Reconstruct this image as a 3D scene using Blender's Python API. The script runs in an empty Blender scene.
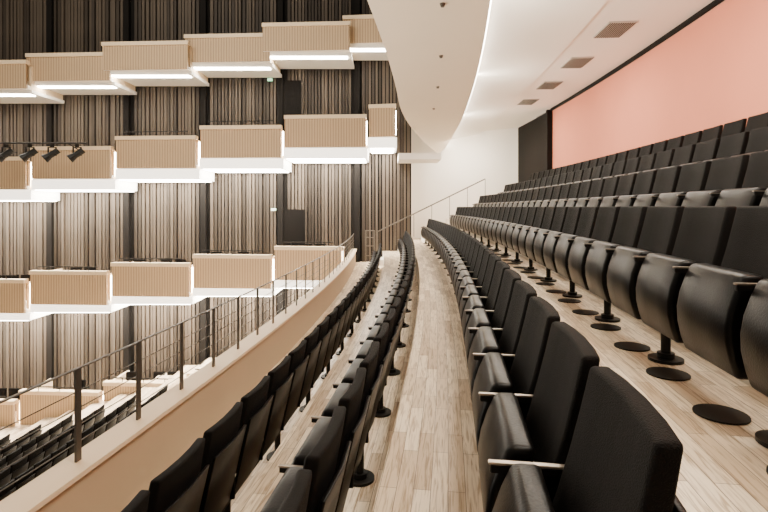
import bpy, bmesh, math, random
import numpy as np
from mathutils import Vector, Matrix
random.seed(4)
S=bpy.context.scene
EYE=9.0
# ------------------------------------------------------------------ materials
def newmat(name):
    m=bpy.data.materials.new(name); m.use_nodes=True
    nt=m.node_tree; b=nt.nodes['Principled BSDF']; return m,nt,b
def plain(name,col,rough=.6,metal=0,spec=.5,bump=0,bscale=60,var=0):
    m,nt,b=newmat(name)
    b.inputs['Base Color'].default_value=(*col,1); b.inputs['Roughness'].default_value=rough
    b.inputs['Metallic'].default_value=metal; b.inputs['Specular IOR Level'].default_value=spec
    tc=nt.nodes.new('ShaderNodeTexCoord')
    no=nt.nodes.new('ShaderNodeTexNoise'); no.inputs['Scale'].default_value=bscale
    nt.links.new(tc.outputs['Object'],no.inputs['Vector'])
    if bump:
        bp=nt.nodes.new('ShaderNodeBump'); bp.inputs['Strength'].default_value=bump; bp.inputs['Distance'].default_value=.004
        nt.links.new(no.outputs['Fac'],bp.inputs['Height']); nt.links.new(bp.outputs['Normal'],b.inputs['Normal'])
    if var:
        n2=nt.nodes.new('ShaderNodeTexNoise'); n2.inputs['Scale'].default_value=1.3
        nt.links.new(tc.outputs['Object'],n2.inputs['Vector'])
        mx=nt.nodes.new('ShaderNodeMix'); mx.data_type='RGBA'
        mx.inputs[6].default_value=(*[c*(1-var) for c in col],1); mx.inputs[7].default_value=(*[min(1,c*(1+var)) for c in col],1)
        nt.links.new(n2.outputs['Fac'],mx.inputs[0]); nt.links.new(mx.outputs[2],b.inputs['Base Color'])
    return m
def emis(name,col,st):
    m,nt,b=newmat(name); b.inputs['Base Color'].default_value=(.9,.88,.84,1)
    b.inputs['Emission Color'].default_value=(*col,1); b.inputs['Emission Strength'].default_value=st; return m
fabric=plain('seat_fabric',(.0036,.0026,.0020),.75,0,.12,.9,260)
leather=plain('seat_leather',(.0022,.0017,.0014),.36,0,.15,.2,120)
blackm=plain('black_steel',(.006,.005,.004),.4,.1,.25)
armm=plain('brushed_metal',(.42,.36,.30),.35,.9)
white=plain('white_plaster',(.93,.88,.80),.7,0,.3,.05,8,.01)
cream=plain('cream_ceiling',(.84,.74,.60),.65,0,.3,.03,6,.02)
railm=plain('rail_steel',(.09,.076,.062),.45,.5)
pink=plain('pink_wall',(.66,.235,.145),.8,0,.2,.1,30,.04)
darkp=plain('dark_panel',(.005,.0038,.003),.7,0,.12)
gapm=plain('dark_backing',(.006,.0045,.0035),.8,0,.2)
ventm=plain('vent_grey',(.42,.39,.35),.5)
ventw=plain('floor_vent',(.006,.005,.004),.5,0,.2)
led=emis('led_strip',(1,.92,.79),42)
fascia_glow=emis('fascia_added_glow',(1,.91,.78),2.6)  # emission put into the white slabs so they look brightly lit
led2=emis('cove_led',(1,.94,.84),14)
green=emis('exit_green',(.1,1,.45),1.2)
def wood_floor():
    m,nt,b=newmat('oak_parquet'); L=nt.links.new
    uv=nt.nodes.new('ShaderNodeUVMap')
    br=nt.nodes.new('ShaderNodeTexBrick'); br.inputs['Scale'].default_value=1
    br.inputs['Brick Width'].default_value=.62; br.inputs['Row Height'].default_value=.085
    br.inputs['Mortar Size'].default_value=.0016; br.inputs['Mortar Smooth'].default_value=.1
    br.inputs['Color1'].default_value=(.46,.31,.18,1); br.inputs['Color2'].default_value=(.95,.80,.60,1)
    br.inputs['Mortar'].default_value=(.14,.09,.06,1); br.inputs['Bias'].default_value=.2
    br.offset=.37; br.offset_frequency=2
    L(uv.outputs[0],br.inputs['Vector'])
    mp=nt.nodes.new('ShaderNodeMapping'); mp.inputs['Scale'].default_value=(2.5,38,1); L(uv.outputs[0],mp.inputs[0])
    no=nt.nodes.new('ShaderNodeTexNoise'); no.inputs['Scale'].default_value=1.5; no.inputs['Detail'].default_value=6; no.inputs['Distortion'].default_value=1.2
    L(mp.outputs[0],no.inputs['Vector'])
    cr=nt.nodes.new('ShaderNodeValToRGB'); cr.color_ramp.elements[0].position=.36; cr.color_ramp.elements[0].color=(.44,.35,.26,1)
    cr.color_ramp.elements[1].position=.53; cr.color_ramp.elements[1].color=(1,1,1,1)
    L(no.outputs['Fac'],cr.inputs[0])
    mx=nt.nodes.new('ShaderNodeMix'); mx.data_type='RGBA'; mx.blend_type='MULTIPLY'; mx.inputs[0].default_value=.8
    L(br.outputs['Color'],mx.inputs[6]); L(cr.outputs[0],mx.inputs[7]); L(mx.outputs[2],b.inputs['Base Color'])
    b.inputs['Roughness'].default_value=.34
    return m
oak=wood_floor()
def striped(name,c1,c2,freq,rough=.6):
    m,nt,b=newmat(name); L=nt.links.new
    tc=nt.nodes.new('ShaderNodeTexCoord')
    wv=nt.nodes.new('ShaderNodeTexWave'); wv.wave_type='BANDS'; wv.bands_direction='X'; wv.inputs['Scale'].default_value=freq
    wv.inputs['Distortion'].default_value=0
    L(tc.outputs['Object'],wv.inputs['Vector'])
    cr=nt.nodes.new('ShaderNodeValToRGB'); cr.color_ramp.elements[0].position=.0; cr.color_ramp.elements[0].color=(*c1,1)
    cr.color_ramp.elements[1].position=.4; cr.color_ramp.elements[1].color=(*c2,1)
    L(wv.outputs['Fac'],cr.inputs[0]); L(cr.outputs[0],b.inputs['Base Color'])
    bp=nt.nodes.new('ShaderNodeBump'); bp.inputs['Strength'].default_value=.3; bp.inputs['Distance'].default_value=.02
    L(wv.outputs['Fac'],bp.inputs['Height']); L(bp.outputs['Normal'],b.inputs['Normal'])
    b.inputs['Roughness'].default_value=rough
    return m
birch=striped('grooved_birch',(.30,.195,.105),(.52,.365,.215),3.1)
birchp=plain('birch_plain',(.78,.61,.41),.5,0,.4,0,10,.05)
parap=plain('parapet_birch',(.52,.385,.25),.5,0,.4,0,10,.05)
slatm=plain('slat_wood',(.085,.065,.048),.6,0,.3,.1,40,.2)
slatm2=plain('slat_wood_dark',(.040,.030,.022),.6,0,.3,.1,40,.2)

# ------------------------------------------------------------------ mesh builder
class MB:
    def __init__(s): s.v=[]; s.f=[]; s.m=[]; s.uv=[]; s.mats=[]
    def mi(s,mat):
        if mat not in s.mats: s.mats.append(mat)
        return s.mats.index(mat)
    def quad(s,pts,mat,uvs=None):
        n=len(s.v); s.v+= [tuple(p) for p in pts]; s.f.append(tuple(range(n,n+len(pts)))); s.m.append(s.mi(mat))
        s.uv.append(uvs or [(0,0)]*len(pts))
    def prism(s,plan,z0,z1,mat,mtop=None):
        n=len(plan)
        b=[(p[0],p[1],z0) for p in plan]; t=[(p[0],p[1],z1) for p in plan]
        s.quad(t,mtop or mat); s.quad(b[::-1],mat)
        for i in range(n):
            j=(i+1)%n; s.quad([b[i],b[j],t[j],t[i]],mat)
    def box(s,x0,x1,y0,y1,z0,z1,mat): s.prism([(x0,y0),(x1,y0),(x1,y1),(x0,y1)],z0,z1,mat)
    def tube(s,a,b,r,mat,n=8,r2=None):
        a=Vector(a);b=Vector(b); d=(b-a).normalized()
        up=Vector((0,0,1)) if abs(d.z)<.9 else Vector((1,0,0))
        u=d.cross(up).normalized(); w=d.cross(u).normalized(); r2=r if r2 is None else r2
        A=[a+(u*math.cos(2*math.pi*i/n)+w*math.sin(2*math.pi*i/n))*r for i in range(n)]
        B=[b+(u*math.cos(2*math.pi*i/n)+w*math.sin(2*math.pi*i/n))*r2 for i in range(n)]
        for i in range(n):
            j=(i+1)%n; s.quad([A[i],A[j],B[j],B[i]],mat)
        s.quad(A[::-1],mat); s.quad(B,mat)
    def obj(s,name,smooth=False):
        me=bpy.data.meshes.new(name); me.from_pydata(s.v,[],s.f)
        for m in s.mats: me.materials.append(m)
        me.polygons.foreach_set('material_index',s.m)
        uv=me.uv_layers.new(name='UVMap'); flat=[c for f in s.uv for p in f for c in p]; uv.data.foreach_set('uv',flat)
        me.update()
        bm=bmesh.new(); bm.from_mesh(me); bmesh.ops.remove_doubles(bm,verts=bm.verts,dist=1e-5)
        bmesh.ops.recalc_face_normals(bm,faces=bm.faces) if smooth else None
        bm.to_mesh(me); bm.free()
        if smooth:
            me.polygons.foreach_set('use_smooth',[True]*len(me.polygons)); me.set_sharp_from_angle(angle=math.radians(40))
        o=bpy.data.objects.new(name,me); S.collection.objects.link(o); return o
# ------------------------------------------------------------------ concentric row coordinates
R0=114.0; TH=math.atan(.154)
def P(off,s,z):
    a=s/R0-TH
    return (-R0*math.cos(TH)+(R0+off)*math.cos(a), R0*math.sin(TH)+(R0+off)*math.sin(a), EYE+z)
def sweep(mb,prof,s0,s1,mats,n=None):
    n=n or max(2,int((s1-s0)/.8)); cum=0
    for k in range(len(prof)-1):
        (o0,z0),(o1,z1)=prof[k],prof[k+1]; m=mats[k] if isinstance(mats,list) else mats
        ln=math.hypot(o1-o0,z1-z0)
        for i in range(n):
            a=s0+(s1-s0)*i/n; b=s0+(s1-s0)*(i+1)/n
            mb.quad([P(o0,a,z0),P(o0,b,z0),P(o1,b,z1),P(o1,a,z1)],m,[(a,cum),(b,cum),(b,cum+ln),(a,cum+ln)])
        cum+=ln
def sweepbox(mb,o0,o1,z0,z1,s0,s1,mat,n=None):
    sweep(mb,[(o0,z0),(o0,z1),(o1,z1),(o1,z0),(o0,z0)],s0,s1,mat,n)
    for s in (s0,s1): mb.quad([P(o0,s,z0),P(o0,s,z1),P(o1,s,z1),P(o1,s,z0)],mat)

EDGE=[-1.33,-.38,.6,1.55,2.5,3.45]
FL  =[-2.3,-1.85,-1.4,-.95,-.53,-.11,.31]
SE=22.34
mb=MB(); prof=[(-2.45,FL[0])]; mats=[]
for i,e in enumerate(EDGE):
    prof+= [(e,FL[i]),(e,FL[i+1])]; mats+=[oak,white]
prof.append((4.69,FL[6])); mats.append(oak)
sweep(mb,prof,-3,SE,mats)
mb.obj('floor')
mb=MB()
sweep(mb,[(-2.62,-1.78),(-2.62,-2.9),(4.7,-.3)],-3,20.9,[parap,white])
mb.obj('trim_1')
mb=MB()
for i,e in enumerate(EDGE):
    h=(FL[i+1]-FL[i])/2
    sweepbox(mb,e-.32,e-.004,FL[i]+.002,FL[i]+h,19.7,20.9,white,2)
mb.obj('aisle_steps')

# ------------------------------------------------------------------ seats
def seat_parts():
    V=[];F=[];M=[];SM=[]
    def add(bm,mi,sm=True):
        n=len(V); bm.verts.index_update()
        V.extend([tuple(v.co) for v in bm.verts])
        for f in bm.faces: F.append([n+v.index for v in f.verts]); M.append(mi); SM.append(sm)
        bm.free()
    def cushion(w,z0,z1,nu,nz,fn,thick,bev,mi,wf=lambda t:1):
        bm=bmesh.new(); g=[[[None]*(nz+1) for _ in range(nu+1)] for _ in range(2)]
        for sd in range(2):
            for i in range(nu+1):
                for k in range(nz+1):
                    t=k/nz; u=(-w/2+w*i/nu)*wf(t); z=z0+(z1-z0)*t
                    d=fn(u/(w/2),t); th=thick(u/(w/2),t)
                    g[sd][i][k]=bm.verts.new((u,d+(th if sd==0 else -th)/2,z))
        for i in range(nu):
            for k in range(nz):
                bm.faces.new((g[0][i][k],g[0][i+1][k],g[0][i+1][k+1],g[0][i][k+1]))
                bm.faces.new((g[1][i][k+1],g[1][i+1][k+1],g[1][i+1][k],g[1][i][k]))
        for i in range(nu):
            for k in (0,nz): bm.faces.new((g[0][i][k],g[0][i+1][k],g[1][i+1][k],g[1][i][k]))
        for k in range(nz):
            for i in (0,nu): bm.faces.new((g[0][i][k],g[0][i][k+1],g[1][i][k+1],g[1][i][k]))
        bmesh.ops.recalc_face_normals(bm,faces=bm.faces)
        ed=[e for e in bm.edges if len(e.link_faces)==2 and e.calc_face_angle()>1.0]
        bmesh.ops.bevel(bm,geom=ed,offset=bev,segments=3,profile=.5,affect='EDGES',clamp_overlap=True)
        add(bm,mi)
    cushion(.50,.36,.955,4,5,lambda u,t:.045-.15*t+.022*u*u-.012*math.sin(math.pi*t),
            lambda u,t:.085-.03*t,.014,0,lambda t:1-.05*t)
    cushion(.47,.27,.80,2,2,lambda u,t:-.015-.125*t+.015*u*u,lambda u,t:.02,.006,1)
    # folded seat pan: deep, with rounded front lip
    cushion(.475,.235,.67,3,6,lambda u,t:.150-.035*t+.03*math.sin(math.pi*t),
            lambda u,t:.07+.05*math.sin(math.pi*t)+.015*t,.022,1)
    def bx(u0,u1,d0,d1,z0,z1,mi,bev=.005):
        bm=bmesh.new(); bmesh.ops.create_cube(bm,size=1)
        for v in bm.verts: v.co=Vector(((u0+u1)/2+v.co.x*(u1-u0),(d0+d1)/2+v.co.y*(d1-d0),(z0+z1)/2+v.co.z*(z1-z0)))
        if bev: bmesh.ops.bevel(bm,geom=list(bm.edges),offset=bev,segments=2,affect='EDGES')
        add(bm,mi)
    bx(-.275,.275,0,.06,.235,.285,2,0)
    bx(.266,.284,-.03,.15,.25,.62,1)
    bx(.264,.286,-.04,.22,.636,.644,3,.002)            # slim metal arm
    bx(.264,.286,-.04,.215,.612,.636,2,.003)
    return V,F,M,SM
def cyl_parts(r,z0,z1,u,d,n=14):
    V=[];F=[]
    for z in (z0,z1):
        for i in range(n): V.append((u+r*math.cos(2*math.pi*i/n),d+r*math.sin(2*math.pi*i/n),z))
    for i in range(n): j=(i+1)%n; F.append([i,j,n+j,n+i])
    F.append(list(range(n,2*n))); return V,F
SV,SF,SMi,SS=seat_parts()
EXT=[cyl_parts(.028,0,.24,.275,.03),cyl_parts(.10,0,.018,.275,.03,24),cyl_parts(.05,.018,.05,.275,.03)]
VENT=cyl_parts(.112,.0,.008,0,.13,28)
def place(V,F,off,s,zf,out):
    vs,fs=out; n=len(vs)
    x0,y0,z0=P(off,s,zf); a=s/R0-TH
    nx,ny=math.cos(a),math.sin(a); tx,ty=-math.sin(a),math.cos(a)
    for (u,d,z) in V: vs.append((x0+tx*u-nx*d, y0+ty*u-ny*d, z0+z))
    for f in F: fs.append([n+i for i in f])
def seat_row(off,zf,s0,s1,vents=True,pitch=.55,name='auditorium_seat_row'):
    vs=[];fs=[];mi=[];sm=[]; out=(vs,fs)
    n=int((s1-s0)/pitch)
    for k in range(n):
        s=s0+pitch*(k+.5)
        place(SV,SF,off,s,zf,out); mi+=SMi; sm+=SS
        if k%2==0:
            for V,F in EXT: place(V,F,off,s,zf+.001,out); mi+=[2]*len(F); sm+=[False]*len(F)
        if vents:
            V,F=VENT; place(V,F,off,s,zf+.001,out); mi+=[4]*len(F); sm+=[False]*len(F)
    me=bpy.data.meshes.new(name); me.from_pydata(vs,[],fs)
    for m in (fabric,leather,blackm,armm,ventw): me.materials.append(m)
    me.polygons.foreach_set('material_index',mi); me.polygons.foreach_set('use_smooth',sm); me.update()
    me.set_sharp_from_angle(angle=math.radians(50))
    o=bpy.data.objects.new(name,me); S.collection.objects.link(o); return o
rear=EDGE+[4.4]
starts=[.6,.6,.97,.54,1.0,1.5,2.0]
for i in range(7):
    seat_row(rear[i]-.22-(.07 if i==2 else 0),FL[i],starts[i],19.2-(0.3 if i==0 else 0),i>=3)
# lower stalls block
mb=MB(); off=-6.6; z=-5.6
prof=[(-2.7,z),(off,z)]; mats=[oak]
for j in range(9):
    prof+=[(off,z-.3),(off-.95,z-.3)]; mats+=[white,oak]; off-=.95; z-=.3
prof+=[(off-8,z)]; mats+=[oak]
sweep(mb,prof,-2,20.9,mats); mb.obj('floor_stalls')
off=-6.6; z=-5.6
seat_row(off+.95-.3,z,2,15.2,False)
for j in range(9):
    z-=.3; seat_row(off-.22,z,2,15.2,False); off-=.95

# ------------------------------------------------------------------ balustrade
mb=MB()
sweepbox(mb,-2.60,-2.45,-2.4,-1.76,-3,20.8,parap)
sweepbox(mb,-2.64,-2.40,-1.76,-1.725,-3,20.8,birchp)
mb.obj('balcony_parapet')
mb=MB()
zt=-1.10
s=.35
while s<20.8:
    c=P(-2.53,s,-1.725)
    a=s/R0-TH; nx,ny=math.cos(a),math.sin(a); tx,ty=-ny,nx
    w,d=.008,.024
    mb.prism([(c[0]+nx*w*i+tx*d*j,c[1]+ny*w*i+ty*d*j) for i,j in ((-1,-1),(1,-1),(1,1),(-1,1))],c[2],EYE+zt,railm)
    s+=.69
sweepbox(mb,-2.542,-2.518,zt,zt+.008,-3,20.8,railm)
for k in range(4):
    z=-1.60+.115*k; sweepbox(mb,-2.533,-2.527,z,z+.006,-3,20.8,railm)
mb.obj('balcony_railing')

# ------------------------------------------------------------------ rear wall, ceiling
mb=MB(); sweep(mb,[(4.7,FL[6]),(4.7,3.44)],-4,18,pink); mb.obj('wall_rear')
mb=MB(); sweep(mb,[(4.69,3.44),(4.65,3.44),(4.65,3.54)],-4,18,darkp); mb.obj('trim_2')
mb=MB(); sweep(mb,[(4.695,FL[6]),(4.695,3.5)],18.05,SE-.35,darkp); sweepbox(mb,4.5,4.69,FL[6]+.01,3.48,17.9,18.05,darkp); mb.obj('entrance_portal')
def e1(s): return -1.2 if s<5 else (-1.2+.0362*(s-5)+ (0.0255*(s-14)**2 if s>14 else 0))
def e2(s): return .7+.07*(s-7.7) if s<15 else 1.21+.07*(s-15)-.004*(s-15)**2
def dr(s,k): return k*max(0,(s-13)/9.4)**2
strips=[(e1,3.55,white,0),(e1,3.0,cream,.65),(e2,3.12,white,.5),(e2,3.42,white,.45),
        (lambda s:2.75+.02*(s-8),3.46,white,.2),(lambda s:2.75+.02*(s-8),3.52,white,.15),(lambda s:4.72,3.55,None,0)]
mb=MB(); N=60
for k in range(len(strips)-1):
    f0,z0,m,d0=strips[k]; f1,z1,_,d1=strips[k+1]
    for i in range(N):
        a=-4+(SE+4)*i/N; b=-4+(SE+4)*(i+1)/N
        mb.quad([P(f0(a),a,z0-dr(a,d0)),P(f0(b),b,z0-dr(b,d0)),P(f1(b),b,z1-dr(b,d1)),P(f1(a),a,z1-dr(a,d1))],m)
mb.obj('ceiling',True)
mb=MB()
for i in range(N):
    a=-4+(SE+4)*i/N; b=-4+(SE+4)*(i+1)/N
    mb.quad([P(e2(a)+.03,a,3.18-dr(a,.48)),P(e2(b)+.03,b,3.18-dr(b,.48)),P(e2(b)+.03,b,3.32-dr(b,.48)),P(e2(a)+.03,a,3.32-dr(a,.48))],led2)
mb.obj('cove_light')
for i in range(6):
    s=5.8+2.2*i
    mb=MB()
    sweepbox(mb,3.22,3.74,3.500,3.53,s-.42,s+.42,ventm,2)
    for k in range(12):
        o=3.24+k*.042; sweepbox(mb,o,o+.010,3.490,3.500,s-.40,s+.40,blackm,1)
    mb.obj('ceiling_vent')
for i in range(5):
    s=5+2.6*i
    mb=MB(); c=P(-.25+.03*s,s,3.05-dr(s,.55))
    mb.tube((c[0],c[1],c[2]-.03),(c[0],c[1],c[2]+.02),.028,railm,14,.045)
    mb.obj('ceiling_spot')  # small dark ceiling light fittings, modelled unlit
mb=MB(); c=P(1.75,7.9,3.43); mb.tube((c[0],c[1],c[2]),(c[0],c[1],c[2]-.09),.06,white,14); mb.tube((c[0],c[1],c[2]-.09),(c[0]-.1,c[1],c[2]-.2),.05,white,12)
mb.obj('security_camera')
# ------------------------------------------------------------------ end wall & side slat wall
Z0,Z1=EYE-10.5,EYE+11
mb=MB(); mb.box(1.15,8.5,22.35,22.5,EYE-3,EYE+4,white); mb.box(1.0,1.15,21.2,22.5,EYE-3,EYE+4,white); mb.obj('wall_end')
mb=MB(); YW=21.0
mb.box(-24,1.15,YW+.08,YW+.2,Z0,Z1,gapm)
cols=[-14.0+3.22*i for i in range(-3,5)]
x=-23.8
while x<1.05:
    w=random.choice([.09,.10,.12])
    if not any(abs(x+w/2-c)<.2 for c in cols):
        mb.box(x,x+w,YW+random.choice([-.04,0,.04]),YW+.08,Z0,Z1,random.choice([slatm,slatm,slatm2]))
    x+=w+random.choice([.035,.05])
for c in cols: mb.box(c-.11,c+.11,YW-.12,YW+.08,Z0,Z1,gapm)
mb.obj('wall_side')
for i,(x0,z0) in enumerate([(-4.4,3.3),(-4.25,-2.1)]):
    mb=MB(); mb.box(x0,x0+.95,YW-.08,YW-.045,EYE+z0,EYE+z0+2.0,darkp)
    mb.box(x0-.06,x0,YW-.10,YW-.045,EYE+z0,EYE+z0+2.05,slatm2); mb.box(x0+.95,x0+1.01,YW-.10,YW-.045,EYE+z0,EYE+z0+2.05,slatm2)
    mb.obj('door_%d'%(i+1))
    mb=MB(); mb.box(x0-.45,x0-.25,YW-.2,YW-.13,EYE+z0+1.95,EYE+z0+2.05,green); mb.obj('exit_sign')

def chair_mini(mb,x,y,z):
    mb.box(x-.22,x+.22,y,y+.06,z+.42,z+.92,fabric); mb.box(x-.22,x+.22,y-.42,y,z+.40,z+.47,fabric)
    for dx in (-.2,.18):
        for dy in (-.4,.03): mb.box(x+dx,x+dx+.03,y+dy,y+dy+.03,z,z+.42,blackm)
def loge(xl,w,zt,h,chairs,rail,glow=True,yf=18.9,slab=.26,soff=False):
    mb=MB(); xr=xl+w; yl,yr=yf+.18,yf; yb=20.84; zt+=EYE; zb=zt-h
    t=.1
    mb.prism([(xl,yl),(xr,yr),(xr,yr+t),(xl,yl+t)],zb,zt-.14,birch)
    for x in (xl,xr-t): mb.prism([(x,yl+t),(x+t,yl+t),(x+t,yb),(x,yb)],zb,zt-.14,birchp)
    mb.prism([(xl-.02,yl-.05),(xr+.03,yr-.05),(xr+.03,yr+t+.1),(xl-.02,yl+t+.1)],zt-.14,zt,birchp)
    mb.prism([(xl+.01,yl+.05),(xr-.01,yr+.05),(xr-.01,yb),(xl+.01,yb)],zb-.02,zb+.12,white)
    e=.06
    mb.prism([(xl-e,yl+.06),(xr+e,yl+.06),(xr+e,yb),(xl-e,yb)],zb-slab,zb-.02,fascia_glow if soff else white)
    if soff: mb.box(xl+.05,xr-.05,yl+.12,yb-.02,zb-slab-.03,zb-slab-.005,led)
    else: mb.box(xl+.1,xr-.1,yl+.2,yl+.5,zb-slab-.03,zb-slab-.005,led)
    if glow: mb.box(xr+.015,xr+.04,yr+.3,yr+.40,zb+.1,zt-.2,led)
    if rail:
        mb.tube((xl+.3,yl-.02,zt+.16),(xr-.3,yr,zt+.16),.022,blackm,6)
        for k in range(3):
            q=(k+.5)/3; px=xl+.3+(w-.6)*q; py=yl+(yr-yl)*q+.03
            mb.tube((px,py,zt),(px,py,zt+.16),.015,blackm,5)
    mb.obj('balcony_box')
    if chairs:
        mb=MB(); n=int((w-.5)/.55)
        for k in range(n):
            if random.random()<.8: chair_mini(mb,xl+.5+.55*k,20.2,zb+.13+max(0,h-1.05))
        mb.obj('loge_chair_row')
for i in range(-3,5): loge(-13.64+3.02*i,3.28 if i<4 else 1.95,5.85+.36*i,1.04,False,False,False,18.9-.22*(i%2),.14)
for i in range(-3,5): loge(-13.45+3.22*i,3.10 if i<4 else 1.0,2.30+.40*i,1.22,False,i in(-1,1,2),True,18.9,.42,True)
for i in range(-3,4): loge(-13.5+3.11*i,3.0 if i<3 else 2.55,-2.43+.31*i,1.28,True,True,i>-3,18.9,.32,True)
for i in range(-3,4): loge(-13.9+3.2*i,3.10,-7.0+.33*i,1.3,True,True,True,18.9,.2)
mb=MB(); mb.box(.56,2.2,19.1,20.85,EYE+1.82,EYE+2.06,white); mb.obj('trim_3')

mb=MB(); mb.tube((-15,18.0,EYE+2.30),(-10.7,18.0,EYE+2.30),.03,blackm,8)
for x in (-14.4,-11.4): mb.tube((x,18.0,EYE+2.30),(x,18.78,EYE+2.1),.02,blackm,6)
mb.obj('lighting_pipe')
for i,x in enumerate((-13.6,-12.75,-11.95,-11.05)):
    mb=MB(); z=EYE+2.26
    mb.box(x-.05,x+.05,17.95,18.05,z-.12,z,blackm)
    for sx in (-.14,.14): mb.box(x+sx-.012,x+sx+.012,17.97,18.03,z-.42,z-.1,blackm)
    mb.box(x-.15,x+.15,17.97,18.03,z-.13,z-.1,blackm)
    c=Vector((x,18.0,z-.36)); d=Vector((-.55,-.3,-.5)).normalized()
    mb.tube(c-d*.25,c+d*.12,.11,blackm,14); mb.tube(c+d*.12,c+d*.30,.12,blackm,14,.16)
    mb.obj('stage_spotlight')
# ------------------------------------------------------------------ stair handrail at far end
mb=MB(); a=Vector((-.25,20.9,EYE-1.02)); b=Vector((4.25,21.0,EYE+1.18))
mb.tube(a,b,.024,railm,8)
for k in range(7):
    p=a.lerp(b,k/6); mb.tube(p,(p.x,p.y,p.z-.95),.012,railm,6)
mb.obj('stair_handrail')
mb=MB()
for dx in (-.45,-.1): mb.tube((dx-.3,20.5,EYE-2.25),(dx-.3,20.5,EYE-.95),.03,railm,6)
for z in (-2.0,-1.6,-1.25,-.97): mb.tube((-.75,20.5,EYE+z),(-.4,20.5,EYE+z),.02,railm,6)
mb.obj('gate_rail')

# ------------------------------------------------------------------ lights
w=bpy.data.worlds.new('World'); S.world=w; w.use_nodes=True
w.node_tree.nodes['Background'].inputs[0].default_value=(1,.89,.75,1); w.node_tree.nodes['Background'].inputs[1].default_value=.38
def area(name,loc,tgt,size,sy,en,col=(1,.91,.77)):
    l=bpy.data.lights.new(name,'AREA'); l.shape='RECTANGLE'; l.size=size; l.size_y=sy; l.energy=en; l.color=col
    o=bpy.data.objects.new(name,l); S.collection.objects.link(o); o.location=loc
    o.rotation_euler=(Vector(tgt)-Vector(loc)).to_track_quat('-Z','Y').to_euler(); return o
area('hall_fill',(-9,9,EYE+10),(-7,14,EYE-2),8,6,1400)  # unseen area light added above the hall as overall fill
area('ceiling_upfill',(-7,6,EYE-3),(0,11,EYE+3),4,4,1400)  # unseen fill added low in the hall to brighten the cream ceiling
for s in (2,7,12,17):
    c=P(1.9,s,3.38 if s<13 else 3.2); area('seating_fill',c,P(2.0,s,-1),.5,2.5,235)  # added fill under the ceiling for seats and pink wall, no visible fitting
for s in (3,8,13,18):
    c=P(e2(s)+.08,s,3.26-dr(s,.48)); area('cove_lamp',c,P(5,s,3.75),.1,4,105)
c=P(2.2,20.6,2.7); area('end_wall_fill',c,P(2.2,22.3,0),1.5,.5,130)  # added fill that whitens the far end wall, no fitting there
# ------------------------------------------------------------------ camera
cam=bpy.data.cameras.new('camera'); co=bpy.data.objects.new('camera',cam); S.collection.objects.link(co)
co.location=(0,0,EYE); co.rotation_euler=(math.pi/2,0,0)
cam.sensor_width=36; cam.lens=500/768*36; cam.shift_y=-49/768; cam.clip_start=.05; cam.clip_end=200
S.camera=co
